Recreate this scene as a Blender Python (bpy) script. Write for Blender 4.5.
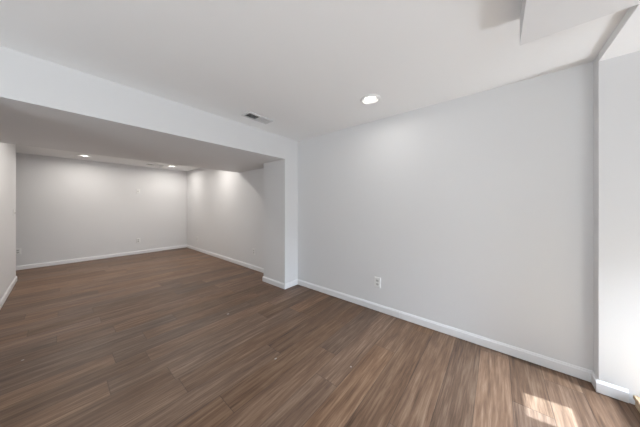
import bpy, bmesh, math, random
from mathutils import Vector, Matrix

random.seed(4)
for o in list(bpy.data.objects):
    bpy.data.objects.remove(o)
SC = bpy.context.scene
COL = SC.collection
R = math.radians

# ------------------------------------------------------------------ camera
H = 2.265          # ceiling height
cam_d = bpy.data.cameras.new('camera')
cam_d.sensor_width = 36.0
cam_d.lens = 36.0 * 214.0 / 640.0
cam_d.shift_y = -8.1 / 640.0
cam_d.clip_start = 0.02
cam = bpy.data.objects.new('camera', cam_d)
cam.location = (0, 0, 1.25)
cam.rotation_euler = (R(90), 0, R(-50.4346))
COL.objects.link(cam)
SC.camera = cam

# ------------------------------------------------------------------ view, world, sun, added fill lamps
SC.view_settings.view_transform = 'Standard'
SC.view_settings.look = 'None'
SC.view_settings.gamma = 1.0
SC.view_settings.use_curve_mapping = False
SC.view_settings.exposure = 0.0

SUN_DIR = Vector((-0.15, 1.0, -1.11)).normalized()
w = bpy.data.worlds.new('sky')
SC.world = w
w.use_nodes = True
nt = w.node_tree
bg = nt.nodes['Background']
sky = nt.nodes.new('ShaderNodeTexSky')
sky.sky_type = 'NISHITA'
sky.sun_disc = False
sky.sun_elevation = R(48)
sky.sun_rotation = R(180)
nt.links.new(sky.outputs[0], bg.inputs[0])
bg.inputs[1].default_value = 0.02

sun_d = bpy.data.lights.new('sun', 'SUN')
sun_d.energy = 23.0
sun_d.angle = R(0.53)
sun_d.color = (0.70, 0.86, 1.0)
sun = bpy.data.objects.new('sun', sun_d)
sun.rotation_euler = SUN_DIR.to_track_quat('-Z', 'Y').to_euler()
sun.location = (2, -6, 6)
COL.objects.link(sun)


def area(name, loc, target, sx, sy, power, color, spread=180):
    d = bpy.data.lights.new(name, 'AREA')
    d.shape = 'RECTANGLE'
    d.size = sx
    d.size_y = sy
    d.energy = power
    d.color = color
    d.spread = R(spread)
    o = bpy.data.objects.new(name, d)
    o.location = loc
    o.rotation_euler = (Vector(target) - Vector(loc)).to_track_quat('-Z', 'Y').to_euler()
    COL.objects.link(o)
    return o


# added area lamps outside the unseen glazing, aimed to fill in daylight
area('fill_back', (-0.55, -1.86, 1.05), (-0.55, 2.0, 1.05), 2.0, 1.8, 43, (0.88, 0.95, 1.0))
area('fill_door_up', (2.00, -2.10, 0.40), (1.90, 0.0, 2.2), 0.22, 0.28, 21, (0.90, 0.94, 1.0))
area('fill_door_down', (2.10, -2.20, 1.15), (1.70, -0.05, 0.0), 0.25, 0.5, 28, (0.74, 0.86, 1.0), 60)
area('fill_side', (-2.80, 0.3, 1.05), (2.0, 0.3, 1.05), 2.2, 1.8, 6, (0.88, 0.95, 1.0))
area('fill_side_up', (-3.15, 0.3, 0.10), (-2.0, 0.3, 1.4), 2.4, 0.8, 98, (0.88, 0.95, 1.0))

# ------------------------------------------------------------------ materials
def mat(name):
    m = bpy.data.materials.new(name)
    m.use_nodes = True
    return m, m.node_tree, m.node_tree.nodes['Principled BSDF']


def paint(name, col, rough, var=0.03, scale=3.0, bump=0.02):
    m, t, b = mat(name)
    tc = t.nodes.new('ShaderNodeTexCoord')
    n = t.nodes.new('ShaderNodeTexNoise')
    n.inputs['Scale'].default_value = scale
    n.inputs['Detail'].default_value = 4
    t.links.new(tc.outputs['Object'], n.inputs['Vector'])
    mx = t.nodes.new('ShaderNodeMix')
    mx.data_type = 'RGBA'
    mx.inputs[6].default_value = tuple(c * (1 - var) for c in col) + (1,)
    mx.inputs[7].default_value = tuple(min(1, c * (1 + var)) for c in col) + (1,)
    t.links.new(n.outputs['Fac'], mx.inputs[0])
    t.links.new(mx.outputs[2], b.inputs['Base Color'])
    b.inputs['Roughness'].default_value = rough
    if bump:
        n2 = t.nodes.new('ShaderNodeTexNoise')
        n2.inputs['Scale'].default_value = 160
        t.links.new(tc.outputs['Object'], n2.inputs['Vector'])
        bp = t.nodes.new('ShaderNodeBump')
        bp.inputs['Strength'].default_value = bump
        bp.inputs['Distance'].default_value = 0.01
        t.links.new(n2.outputs['Fac'], bp.inputs['Height'])
        t.links.new(bp.outputs['Normal'], b.inputs['Normal'])
    return m


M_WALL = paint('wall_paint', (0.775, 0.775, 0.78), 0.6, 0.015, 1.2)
M_CEIL = paint('ceiling_paint', (0.93, 0.93, 0.93), 0.85, 0.012, 1.0)
M_TRIM = paint('trim_gloss_paint', (0.86, 0.86, 0.87), 0.3, 0.01, 2.0, 0)
M_PLASTIC = paint('white_plastic', (0.84, 0.84, 0.83), 0.35, 0.005, 5.0, 0)
M_SOCKET = paint('socket_plastic', (0.60, 0.60, 0.59), 0.35, 0.005, 5.0, 0)
M_SLOT = paint('dark_slot', (0.03, 0.03, 0.03), 0.7, 0.01, 5.0, 0)
M_METAL = paint('white_enamel_metal', (0.72, 0.72, 0.72), 0.35, 0.01, 5.0, 0)
M_DUCT_SHADE = paint('painted_duct_shade', (0.05, 0.05, 0.05), 0.8, 0.01, 5.0, 0)
M_CHIP = paint('dried_paint', (0.45, 0.41, 0.37), 0.6, 0.05, 90.0, 0)
M_NICKEL = paint('nickel', (0.6, 0.58, 0.55), 0.3, 0.01, 5.0, 0)
M_NICKEL.node_tree.nodes['Principled BSDF'].inputs['Metallic'].default_value = 1

m, t, b = mat('lamp_lens')
b.inputs['Base Color'].default_value = (0.9, 0.9, 0.88, 1)
b.inputs['Emission Color'].default_value = (1, 0.97, 0.92, 1)
b.inputs['Emission Strength'].default_value = 4.0
M_LENS = m

m, t, b = mat('clear_glass')
t.nodes.remove(b)
tr = t.nodes.new('ShaderNodeBsdfTransparent')
gl = t.nodes.new('ShaderNodeBsdfGlossy')
gl.inputs['Roughness'].default_value = 0.02
ms = t.nodes.new('ShaderNodeMixShader')
ms.inputs[0].default_value = 0.05
t.links.new(tr.outputs[0], ms.inputs[1])
t.links.new(gl.outputs[0], ms.inputs[2])
t.links.new(ms.outputs[0], t.nodes['Material Output'].inputs[0])
M_GLASS = m


def floor_material():
    m, t, b = mat('laminate_planks')
    L = t.links
    N = t.nodes

    def mth(op, a, bb=None, c=None):
        n = N.new('ShaderNodeMath')
        n.operation = op
        for i, v in enumerate((a, bb, c)):
            if v is None:
                continue
            if isinstance(v, (int, float)):
                n.inputs[i].default_value = v
            else:
                L.new(v, n.inputs[i])
        return n.outputs[0]

    def comb(x, y, z):
        n = N.new('ShaderNodeCombineXYZ')
        for i, v in enumerate((x, y, z)):
            if isinstance(v, (int, float)):
                n.inputs[i].default_value = v
            else:
                L.new(v, n.inputs[i])
        return n.outputs[0]

    def noise(vec, detail, rough=0.6, dist=0.0):
        n = N.new('ShaderNodeTexNoise')
        n.inputs['Scale'].default_value = 1.0
        n.inputs['Detail'].default_value = detail
        n.inputs['Roughness'].default_value = rough
        n.inputs['Distortion'].default_value = dist
        L.new(vec, n.inputs['Vector'])
        return n.outputs['Fac']

    tc = N.new('ShaderNodeTexCoord')
    sp = N.new('ShaderNodeSeparateXYZ')
    L.new(tc.outputs['Object'], sp.inputs[0])
    x, y = sp.outputs[0], sp.outputs[1]
    W_, L_ = 0.185, 1.25
    ys = mth('DIVIDE', mth('SUBTRACT', y, 0.109), W_)
    row = mth('FLOOR', ys)
    fy = mth('FRACT', ys)
    wn = N.new('ShaderNodeTexWhiteNoise')
    wn.noise_dimensions = '1D'
    L.new(row, wn.inputs['W'])
    xs = mth('ADD', mth('DIVIDE', x, L_), mth('MULTIPLY', wn.outputs['Value'], 7.0))
    colm = mth('FLOOR', xs)
    fx = mth('FRACT', xs)
    w2 = N.new('ShaderNodeTexWhiteNoise')
    w2.noise_dimensions = '2D'
    L.new(comb(row, colm, 0), w2.inputs['Vector'])
    pid = w2.outputs['Value']
    sc = N.new('ShaderNodeSeparateColor')
    L.new(w2.outputs['Color'], sc.inputs[0])
    off = mth('MULTIPLY', pid, 53.0)
    g1 = noise(comb(mth('ADD', mth('MULTIPLY', x, 1.6), off), mth('MULTIPLY', y, 26), off), 5, 0.62, 0.6)
    g2 = noise(comb(mth('ADD', mth('MULTIPLY', x, 4.5), off), mth('MULTIPLY', y, 85), off), 4, 0.65, 0.3)
    g3 = noise(comb(mth('ADD', mth('MULTIPLY', x, 1.3), off), mth('MULTIPLY', y, 5), off), 3, 0.5)
    ramp = N.new('ShaderNodeValToRGB')
    e = ramp.color_ramp.elements
    e[0].position = 0.33
    e[0].color = (0.070, 0.040, 0.025, 1)
    e[1].position = 0.68
    e[1].color = (0.325, 0.222, 0.150, 1)
    e2 = ramp.color_ramp.elements.new(0.50)
    e2.color = (0.178, 0.104, 0.064, 1)
    gg = mth('ADD', mth('MULTIPLY', g1, 0.46), mth('ADD', mth('MULTIPLY', g2, 0.42), mth('MULTIPLY', g3, 0.12)))
    L.new(gg, ramp.inputs[0])
    # every plank a little lighter or darker, warmer or greyer
    br = mth('ADD', 0.80, mth('MULTIPLY', pid, 0.40))
    hs = N.new('ShaderNodeHueSaturation')
    L.new(mth('ADD', 0.88, mth('MULTIPLY', sc.outputs[1], 0.20)), hs.inputs['Saturation'])
    L.new(br, hs.inputs['Value'])
    L.new(ramp.outputs[0], hs.inputs['Color'])
    # seams
    dy = mth('MULTIPLY', mth('MINIMUM', fy, mth('SUBTRACT', 1.0, fy)), W_)
    dx = mth('MULTIPLY', mth('MINIMUM', fx, mth('SUBTRACT', 1.0, fx)), L_)
    d = mth('MINIMUM', dy, dx)
    seam = mth('SUBTRACT', 1.0, mth('MINIMUM', mth('DIVIDE', d, 0.0034), 1.0))
    mx = N.new('ShaderNodeMix')
    mx.data_type = 'RGBA'
    L.new(mth('MULTIPLY', seam, 0.65), mx.inputs[0])
    L.new(hs.outputs[0], mx.inputs[6])
    mx.inputs[7].default_value = (0.05, 0.034, 0.026, 1)
    L.new(mx.outputs[2], b.inputs['Base Color'])
    b.inputs['Specular IOR Level'].default_value = 0.32
    L.new(mth('ADD', 0.36, mth('MULTIPLY', g1, 0.16)), b.inputs['Roughness'])
    bp = N.new('ShaderNodeBump')
    bp.inputs['Strength'].default_value = 0.25
    bp.inputs['Distance'].default_value = 0.003
    L.new(mth('SUBTRACT', mth('MULTIPLY', g2, 0.6), mth('MULTIPLY', seam, 1.0)), bp.inputs['Height'])
    L.new(bp.outputs['Normal'], b.inputs['Normal'])
    return m


M_FLOOR = floor_material()


def pine():
    m, t, b = mat('raw_pine')
    tc = t.nodes.new('ShaderNodeTexCoord')
    mp = t.nodes.new('ShaderNodeMapping')
    mp.inputs['Scale'].default_value = (2, 40, 40)
    n = t.nodes.new('ShaderNodeTexNoise')
    n.inputs['Scale'].default_value = 1.5
    n.inputs['Detail'].default_value = 4
    t.links.new(tc.outputs['Object'], mp.inputs[0])
    t.links.new(mp.outputs[0], n.inputs['Vector'])
    r = t.nodes.new('ShaderNodeValToRGB')
    r.color_ramp.elements[0].color = (0.42, 0.28, 0.16, 1)
    r.color_ramp.elements[1].color = (0.66, 0.50, 0.34, 1)
    r.color_ramp.elements[0].position = 0.3
    r.color_ramp.elements[1].position = 0.7
    t.links.new(n.outputs['Fac'], r.inputs[0])
    t.links.new(r.outputs[0], b.inputs['Base Color'])
    b.inputs['Roughness'].default_value = 0.55
    return m


M_PINE = pine()


# ------------------------------------------------------------------ mesh helpers
def bx(bm, x0, x1, y0, y1, z0, z1):
    vs = [bm.verts.new((x, y, z)) for z in (z0, z1) for y in (y0, y1) for x in (x0, x1)]
    for f in ((0, 2, 3, 1), (4, 5, 7, 6), (0, 1, 5, 4), (2, 6, 7, 3), (0, 4, 6, 2), (1, 3, 7, 5)):
        bm.faces.new([vs[i] for i in f])
    return vs


def prism(bm, pts, axis_fn, a0, a1):
    """extrude a closed 2D profile between a0 and a1; axis_fn(p, q, a) -> xyz"""
    A = [bm.verts.new(axis_fn(p, q, a0)) for p, q in pts]
    B = [bm.verts.new(axis_fn(p, q, a1)) for p, q in pts]
    n = len(pts)
    for i in range(n):
        j = (i + 1) % n
        bm.faces.new((A[i], A[j], B[j], B[i]))
    bm.faces.new(list(reversed(A)))
    bm.faces.new(B)


def lathe(bm, prof, n=40):
    rings = []
    for r, z in prof:
        if r < 1e-6:
            rings.append([bm.verts.new((0, 0, z))])
        else:
            rings.append([bm.verts.new((r * math.cos(2 * math.pi * i / n), r * math.sin(2 * math.pi * i / n), z)) for i in range(n)])
    for a, c in zip(rings[:-1], rings[1:]):
        for i in range(n):
            j = (i + 1) % n
            if len(a) == 1 and len(c) == 1:
                continue
            if len(a) == 1:
                bm.faces.new((a[0], c[j], c[i]))
            elif len(c) == 1:
                bm.faces.new((a[i], a[j], c[0]))
            else:
                bm.faces.new((a[i], a[j], c[j], c[i]))


def obj(name, bm, m, parent=None, smooth=False, bevel=0.0, segs=2):
    bmesh.ops.recalc_face_normals(bm, faces=bm.faces)
    me = bpy.data.meshes.new(name)
    bm.to_mesh(me)
    bm.free()
    me.materials.append(m)
    if smooth:
        for p in me.polygons:
            p.use_smooth = True
    o = bpy.data.objects.new(name, me)
    COL.objects.link(o)
    if parent:
        o.parent = parent
    if bevel:
        md = o.modifiers.new('bevel', 'BEVEL')
        md.width = bevel
        md.segments = segs
        md.limit_method = 'ANGLE'
    return o


def struct(name, bm, m, parent=None, **k):
    o = obj(name, bm, m, parent, **k)
    if parent is None:
        o['kind'] = 'structure'
    return o


def sbox(name, m, *boxes, **k):
    bm = bmesh.new()
    for q in boxes:
        bx(bm, *q)
    return struct(name, bm, m, **k)


def thing(name, label, cat, loc, rot=(0, 0, 0), group=None):
    o = bpy.data.objects.new(name, None)
    o.empty_display_size = 0.05
    COL.objects.link(o)
    o.location = loc
    o.rotation_euler = rot
    o['label'] = label
    o['category'] = cat
    if group:
        o['group'] = group
    return o


def dup(root, loc, rot, label, group=None):
    r = root.copy()
    COL.objects.link(r)
    r.location = loc
    r.rotation_euler = rot
    r['label'] = label
    if group:
        r['group'] = group
    for ch in list(root.children):
        c = ch.copy()
        COL.objects.link(c)
        c.parent = r
        for g in list(ch.children):
            d = g.copy()
            COL.objects.link(d)
            d.parent = c
    return r


# ------------------------------------------------------------------ room shell
XR = 2.39       # right wall face
XP = 2.29       # stepped-out wall by the step
YS = -0.525     # where the right wall steps out
YB = 2.435      # face of the header over the wide opening
YF = 7.12       # far wall
XL = -0.475     # left wall of the far room
YE = 6.13       # end of that wall
XW = -2.6       # main room's left wall (behind the frame)
YK = -1.65      # back wall (behind the camera)
PX, PY = 2.125, 2.96   # pillar corner and depth
ZS = 1.942      # underside of the header / soffit
SY = 4.21       # far edge of the soffit

sbox('floor', M_FLOOR, (XW - 0.1, XR + 0.12, YK - 0.12, YF + 0.1, -0.06, 0.0))
sbox('ceiling', M_CEIL, (XW - 0.1, XR + 0.12, YK - 0.12, YF + 0.1, H, H + 0.06))
sbox('wall_right', M_WALL, (XR, XR + 0.12, YS, YF + 0.1, 0, H))
sbox('wall_right_near', M_WALL, (XP, XR + 0.12, YK - 0.12, YS, 0, H))
sbox('wall_far', M_WALL, (-1.7, XR, YF, YF + 0.1, 0, H))
sbox('wall_left', M_WALL, (XL - 0.11, XL, YB + 0.02, YE, 0, H))
sbox('wall_hall', M_WALL, (-1.7, -1.6, YB + 0.11, YF, 0, H))
VY0, VY1, VZ0, VZ1 = -0.8, 1.4, 0.08, 2.00
sbox('wall_left_main', M_WALL,
     (XW - 0.1, XW, YK - 0.12, VY0, 0, H), (XW - 0.1, XW, VY1, YB + 0.1, 0, H),
     (XW - 0.1, XW, VY0, VY1, 0, VZ0), (XW - 0.1, XW, VY0, VY1, VZ1, H))
sbox('wall_partition', M_WALL, (XW, XL, YB, YB + 0.11, 0, H))
# header + deep soffit over the wide opening, one drywall box
sbox('ceiling_soffit', M_WALL, (XL, XR, YB, SY, ZS, H))
sbox('wall_pillar', M_WALL, (PX, XR, YB, PY, 0, ZS))
# lowered ceiling by the step and the boxed duct beside it
sbox('ceiling_lowered', M_CEIL, (XW, XP, YK, YS, 2.212, H))
sbox('ceiling_duct_box', M_WALL, (0.30, 1.588, -0.52, -0.096, 2.118, H))  # darker wall paint stands in for shade on the box underside

# back wall (behind the camera); unseen window and door added to admit light
WX0, WX1, WZ0, WZ1 = -1.55, 0.45, 0.08, 2.00
DX0, DX1, DZ1 = 1.44, 2.26, 2.02
sbox('wall_back', M_WALL,
     (XW, WX0, YK - 0.12, YK, 0, H), (WX0, WX1, YK - 0.12, YK, 0, WZ0), (WX0, WX1, YK - 0.12, YK, WZ1, H),
     (WX1, DX0, YK - 0.12, YK, 0, H), (DX0, DX1, YK - 0.12, YK, DZ1, H), (DX1, XP, YK - 0.12, YK, 0, H))
bm = bmesh.new()
for q in ((WX0, WX0 + .05, WZ0, WZ1), (WX1 - .05, WX1, WZ0, WZ1), (WX0 + .05, WX1 - .05, WZ0, WZ0 + .05),
          (WX0 + .05, WX1 - .05, WZ1 - .05, WZ1), (-0.575, -0.525, WZ0 + .05, WZ1 - .05)):
    bx(bm, q[0], q[1], YK - .09, YK - .03, q[2], q[3])
win = struct('added_window_1', bm, M_TRIM)
for a, c in ((WX0 + .05, -0.575), (-0.525, WX1 - .05)):
    bm = bmesh.new()
    bx(bm, a, c, YK - .063, YK - .059, WZ0 + .05, WZ1 - .05)
    obj('added_window_pane', bm, M_GLASS, win)
bm = bmesh.new()
for q in ((VY0, VY0 + .05, VZ0, VZ1), (VY1 - .05, VY1, VZ0, VZ1), (VY0 + .05, VY1 - .05, VZ0, VZ0 + .05),
          (VY0 + .05, VY1 - .05, VZ1 - .05, VZ1), (0.275, 0.325, VZ0 + .05, VZ1 - .05)):
    bx(bm, XW - .08, XW - .02, q[0], q[1], q[2], q[3])
win = struct('added_window_2', bm, M_TRIM)  # unseen side window, added to light the right wall evenly
for a, c in ((VY0 + .05, 0.275), (0.325, VY1 - .05)):
    bm = bmesh.new()
    bx(bm, XW - .053, XW - .049, a, c, VZ0 + .05, VZ1 - .05)
    obj('added_window_pane', bm, M_GLASS, win)
# unseen door leaf; its two panes are made up to shape incoming light
GX0, GX1, GZ0, GZ1 = 1.992, 2.200, 1.440, 1.728      # upper pane, sized to shape the sun patch
KX0, KX1, KZ0, KZ1 = 1.70, 2.20, 0.18, 1.12         # lower pane, added to let fill light through
bm = bmesh.new()
for q in ((DX0, DX1, GZ1, DZ1), (DX0, GX0, GZ0, GZ1), (GX1, DX1, GZ0, GZ1), (DX0, DX1, KZ1, GZ0),
          (DX0, KX0, KZ0, KZ1), (KX1, DX1, KZ0, KZ1), (DX0, DX1, 0.08, KZ0)):
    bx(bm, q[0], q[1], YK - .045, YK - .005, q[2], q[3])
door = struct('unseen_door_1', bm, M_TRIM)
for q in ((GX0, GX1, GZ0, GZ1), (KX0, KX1, KZ0, KZ1)):
    bm = bmesh.new()
    bx(bm, q[0], q[1], YK - .027, YK - .023, q[2], q[3])
    obj('unseen_door_pane', bm, M_GLASS, door)
bm = bmesh.new()
lathe(bm, [(0.0, 0.06), (0.018, 0.058), (0.027, 0.045), (0.024, 0.03), (0.010, 0.022), (0.010, 0.006), (0.028, 0.005), (0.028, 0.0)], 24)
bmesh.ops.transform(bm, verts=bm.verts, matrix=Matrix.Translation((1.51, YK - .005, 0.98)) @ Matrix.Rotation(R(-90), 4, 'X'))
obj('door_knob', bm, M_NICKEL, door, smooth=True)
sbox('threshold_trim', M_TRIM, (DX0, DX1, YK - .12, YK, 0, 0.078))

# ------------------------------------------------------------------ baseboards
BH, BT = 0.083, 0.013
PROF = [(0, 0.004), (BT, 0.004), (BT, BH - 0.016), (BT - 0.004, BH - 0.010), (BT - 0.006, BH - 0.003), (BT - 0.009, BH), (0, BH)]


def base_y(bm, x, sgn, y0, y1):   # runs along y on a wall face at x, sticking out to sgn
    prism(bm, PROF, lambda p, q, a: (x + sgn * p, a, q), y0, y1)


def base_x(bm, y, sgn, x0, x1):
    prism(bm, PROF, lambda p, q, a: (a, y + sgn * p, q), x0, x1)


bm = bmesh.new()
base_y(bm, XR, -1, YS, 0.822)
base_y(bm, XR, -1, 0.8265, YB)
struct('baseboard_right', bm, M_TRIM)
bm = bmesh.new()
base_y(bm, XR, -1, PY, YF)
struct('baseboard_right_far', bm, M_TRIM)
bm = bmesh.new()
base_x(bm, YS, 1, XP, XR)
base_y(bm, XP, -1, -0.642, YS + BT)
struct('baseboard_right_near', bm, M_TRIM)
bm = bmesh.new()
base_x(bm, YB, -1, PX, XR)
base_y(bm, PX, -1, YB - BT, PY + BT)
base_x(bm, PY, 1, PX, XR)
struct('baseboard_pillar', bm, M_TRIM)
bm = bmesh.new()
base_x(bm, YF, -1, -1.6, XR)
struct('baseboard_far', bm, M_TRIM)
bm = bmesh.new()
base_y(bm, XL, 1, YB + .02, YE + BT)
base_x(bm, YE, 1, XL - 0.11, XL)
struct('baseboard_left', bm, M_TRIM)

# ------------------------------------------------------------------ recessed ceiling lights
def lamp(parent, power, color):
    d = bpy.data.lights.new('lamp_light', 'AREA')
    d.shape = 'DISK'
    d.size = 0.094
    d.energy = power
    d.color = color
    o = bpy.data.objects.new('lamp_light', d)
    COL.objects.link(o)
    o.parent = parent
    o.location = (0, 0, -0.0065)
    return o


def downlight(label, x, y, power, color):
    t = thing('recessed_light', label, 'ceiling light', (x, y, H), group='recessed ceiling lights')
    bm = bmesh.new()
    lathe(bm, [(0.050, -0.002), (0.054, -0.003), (0.068, -0.012), (0.080, -0.015), (0.090, -0.011), (0.095, -0.001), (0.095, 0.0), (0.050, 0.0), (0.050, -0.002)])
    obj('trim_ring', bm, M_PLASTIC, t, smooth=True)
    bm = bmesh.new()
    lathe(bm, [(0.0, -0.0055), (0.040, -0.0050), (0.050, -0.0035), (0.050, -0.0005), (0.0, -0.0005)])
    obj('lens', bm, M_LENS, t, smooth=True)
    lamp(t, power, color)
    return t


NEAR_C = (1.0, 0.97, 0.93)
FAR_C = (1.0, 0.95, 0.89)
downlight('round recessed light shining in the main room ceiling near the long right wall', 1.88, 0.93, 1.9, NEAR_C)
downlight('recessed light in the far room ceiling, the left one of two', 0.30, 6.43, 7.9, FAR_C)
downlight('recessed light in the far room ceiling, close to the far right corner', 1.82, 6.45, 7.9, FAR_C)
downlight('recessed far room light hidden just behind the soffit on its right side', 1.82, 4.70, 9.0, FAR_C)
downlight('recessed far room light hidden just behind the soffit on its left side', 0.30, 4.70, 9.0, FAR_C)


# ------------------------------------------------------------------ ceiling vents
def vent(label, x, y, L=0.33, W=0.15):
    t = thing('air_vent', label, 'vent', (x, y, H), group='ceiling air vents')
    D = 0.013
    bm = bmesh.new()
    hx, hy, m_ = L / 2, W / 2, 0.022
    bx(bm, -hx, hx, -hy, -hy + m_, -D, 0)
    bx(bm, -hx, hx, hy - m_, hy, -D, 0)
    bx(bm, -hx, -hx + m_, -hy + m_, hy - m_, -D, 0)
    bx(bm, hx - m_, hx, -hy + m_, hy - m_, -D, 0)
    bx(bm, -0.006, 0.006, -hy + m_, hy - m_, -D, 0)
    obj('frame', bm, M_METAL, t, bevel=0.002)
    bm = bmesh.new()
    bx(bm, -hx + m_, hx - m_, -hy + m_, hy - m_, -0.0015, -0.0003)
    obj('duct_shade_sheet', bm, M_DUCT_SHADE, t)  # black sheet painted as the shade inside the duct; no hole behind
    for s in (-1, 1):
        bm = bmesh.new()
        a0, a1 = (-hx + m_, -0.006) if s < 0 else (0.006, hx - m_)
        k = a0 + 0.007
        while k < a1 - 0.006:
            # slats lean outwards, away from the middle bar
            pts = [(k - s * 0.005 - .0005, -0.002), (k - s * 0.005 + .0005, -0.002), (k + s * 0.005 + .0005, -0.012), (k + s * 0.005 - .0005, -0.012)]
            prism(bm, pts, lambda p, q, a: (p, a, q), -hy + m_, hy - m_)
            k += 0.0105
        obj('louver_bank', bm, M_METAL, t)
    return t


vent('white louvered air vent in the main room ceiling beside the header', 1.450, 2.130)
vent('flat louvered air vent in the far room ceiling between the two recessed lights', 1.50, 6.62)


# ------------------------------------------------------------------ outlets, plates, switch (built facing -y, z up, origin at plate centre on the wall)
def plate_mesh(wd, ht, th=0.010):
    bm = bmesh.new()
    f = [(-wd / 2, -ht / 2), (wd / 2, -ht / 2), (wd / 2, ht / 2), (-wd / 2, ht / 2)]
    i = 0.006
    g = [(-wd / 2 + i, -ht / 2 + i), (wd / 2 - i, -ht / 2 + i), (wd / 2 - i, ht / 2 - i), (-wd / 2 + i, ht / 2 - i)]
    A = [bm.verts.new((p, 0, q)) for p, q in f]
    B = [bm.verts.new((p, -th * 0.6, q)) for p, q in f]
    C_ = [bm.verts.new((p, -th, q)) for p, q in g]
    for U, V in ((A, B), (B, C_)):
        for k in range(4):
            bm.faces.new((U[k], U[(k + 1) % 4], V[(k + 1) % 4], V[k]))
    bm.faces.new(C_)
    bm.faces.new(list(reversed(A)))
    return bm


def outlet(label, loc, rot):
    t = thing('wall_outlet', label, 'outlet', loc, rot, group='duplex wall outlets')
    obj('cover_plate', plate_mesh(0.076, 0.120), M_PLASTIC, t)
    for s in (1, -1):
        bm = bmesh.new()
        pts = []
        for k in range(20):
            a = 2 * math.pi * k / 20
            pts.append((0.0175 * math.cos(a), max(-0.0125, min(0.0125, 0.0175 * math.sin(a))) + s * 0.0205))
        prism(bm, pts, lambda p, q, a: (p, a, q), -0.0096, -0.0115)
        rc = obj('receptacle', bm, M_SOCKET, t)
        bm = bmesh.new()
        z = s * 0.0205
        bx(bm, -0.0075, -0.0050, -0.0119, -0.0111, z - 0.002, z + 0.008)
        bx(bm, 0.0050, 0.0075, -0.0119, -0.0111, z - 0.001, z + 0.007)
        bx(bm, -0.0025, 0.0025, -0.0119, -0.0111, z - 0.0095, z - 0.0045)
        obj('slots', bm, M_SLOT, rc)
    bm = bmesh.new()
    lathe(bm, [(0.0, 0.0012), (0.003, 0.0008), (0.0036, 0.0)], 14)
    bmesh.ops.transform(bm, verts=bm.verts, matrix=Matrix.Translation((0, -0.0098, 0)) @ Matrix.Rotation(R(90), 4, 'X'))
    obj('screw', bm, M_METAL, t)
    return t


FACE_MX = (0, 0, R(-90))   # on a wall whose face looks toward -x
FACE_MY = (0, 0, 0)
FACE_PX = (0, 0, R(90))
o0 = outlet('white duplex outlet low on the long right wall of the main room', (XR, 1.088, 0.340), FACE_MX)
dup(o0, (XR, 3.635, 0.352), FACE_MX, 'white duplex outlet low on the far room right wall, next to the pillar')
dup(o0, (XR, 6.34, 0.33), FACE_MX, 'white duplex outlet low on the far room right wall, near the far corner')
dup(o0, (-0.53, YF, 0.363), FACE_MY, 'white duplex outlet low on the far wall beside the end of the left wall')
dup(o0, (1.268, YF, 0.345), FACE_MY, 'white duplex outlet low on the middle of the far wall, below the small wall plate')

t = thing('wall_plate', 'small white wall plate at eye height on the middle of the far wall', 'wall plate', (1.262, YF, 1.61), FACE_MY)
obj('cover_plate', plate_mesh(0.076, 0.120), M_PLASTIC, t)
bm = bmesh.new()
lathe(bm, [(0.0, 0.012), (0.005, 0.012), (0.005, 0.004), (0.011, 0.004), (0.011, 0.0)], 18)
bmesh.ops.transform(bm, verts=bm.verts, matrix=Matrix.Translation((0, -0.0096, 0)) @ Matrix.Rotation(R(90), 4, 'X'))
obj('cable_jack', bm, M_NICKEL, t)
for s in (1, -1):
    bm = bmesh.new()
    lathe(bm, [(0.0, 0.0012), (0.003, 0.0008), (0.0036, 0.0)], 14)
    bmesh.ops.transform(bm, verts=bm.verts, matrix=Matrix.Translation((0, -0.0098, s * 0.042)) @ Matrix.Rotation(R(90), 4, 'X'))
    obj('screw', bm, M_METAL, t)

t = thing('light_switch', 'white light switch on the left wall near its end', 'light switch', (XL, 5.85, 1.13), FACE_PX)
obj('cover_plate', plate_mesh(0.076, 0.120), M_PLASTIC, t)
bm = bmesh.new()
prism(bm, [(-0.0096, -0.013), (-0.0120, -0.013), (-0.0215, 0.006), (-0.0195, 0.010), (-0.0096, 0.012)], lambda p, q, a: (a, p, q), -0.0055, 0.0055)
obj('toggle', bm, M_SOCKET, t)

# ------------------------------------------------------------------ wooden step below the door
t = thing('wooden_step', 'raw pine step on the floor beside the stepped-out wall, at the lower right edge', 'step', (1.872, -1.135, 0))
SX0, SX1, SY0, SY1 = -0.50, 0.405, -0.48, 0.48
bm = bmesh.new()
bx(bm, SX0, SX1, SY0, SY1, 0.045, 0.068)
obj('tread', bm, M_PINE, t, bevel=0.005, segs=3)
bm = bmesh.new()
bx(bm, SX0 + .005, SX1 - .003, SY1 - .028, SY1 - .008, 0.0005, 0.0455)
obj('riser', bm, M_PINE, t)
for xx in (SX0 + .02, SX1 - .045):
    bm = bmesh.new()
    bx(bm, xx, xx + .03, SY0 + .01, SY1 - .028, 0.0005, 0.0455)
    obj('side_support', bm, M_PINE, t)

# ------------------------------------------------------------------ flecks of dried paint left on the floor
def chip(label, x, y, r, ang):
    bm = bmesh.new()
    n = 9
    pts = [(r * (0.6 + 0.5 * random.random()) * math.cos(2 * math.pi * k / n + ang) * 1.35,
            r * (0.6 + 0.5 * random.random()) * math.sin(2 * math.pi * k / n + ang)) for k in range(n)]
    prism(bm, pts, lambda p, q, a: (p, q, a), 0.0, 0.0025)
    o = obj('paint_fleck', bm, M_CHIP)
    o.location = (x, y, 0.0002)
    o['label'] = label
    o['category'] = 'paint fleck'
    o['group'] = 'paint flecks on the floor'


chip('pale paint fleck on the floor in front of the opening, left of the pillar', 1.224, 2.385, 0.010, 0.3)
chip('pale paint fleck on the floor at the middle of the lower foreground', 1.114, 1.389, 0.008, 1.1)
chip('small bright paint fleck on the main room floor, nearest the long right wall', 1.429, 0.870, 0.006, 0.6)
chip('small bright paint fleck on the floor at the far left edge', -0.197, 2.951, 0.007, 2.0)
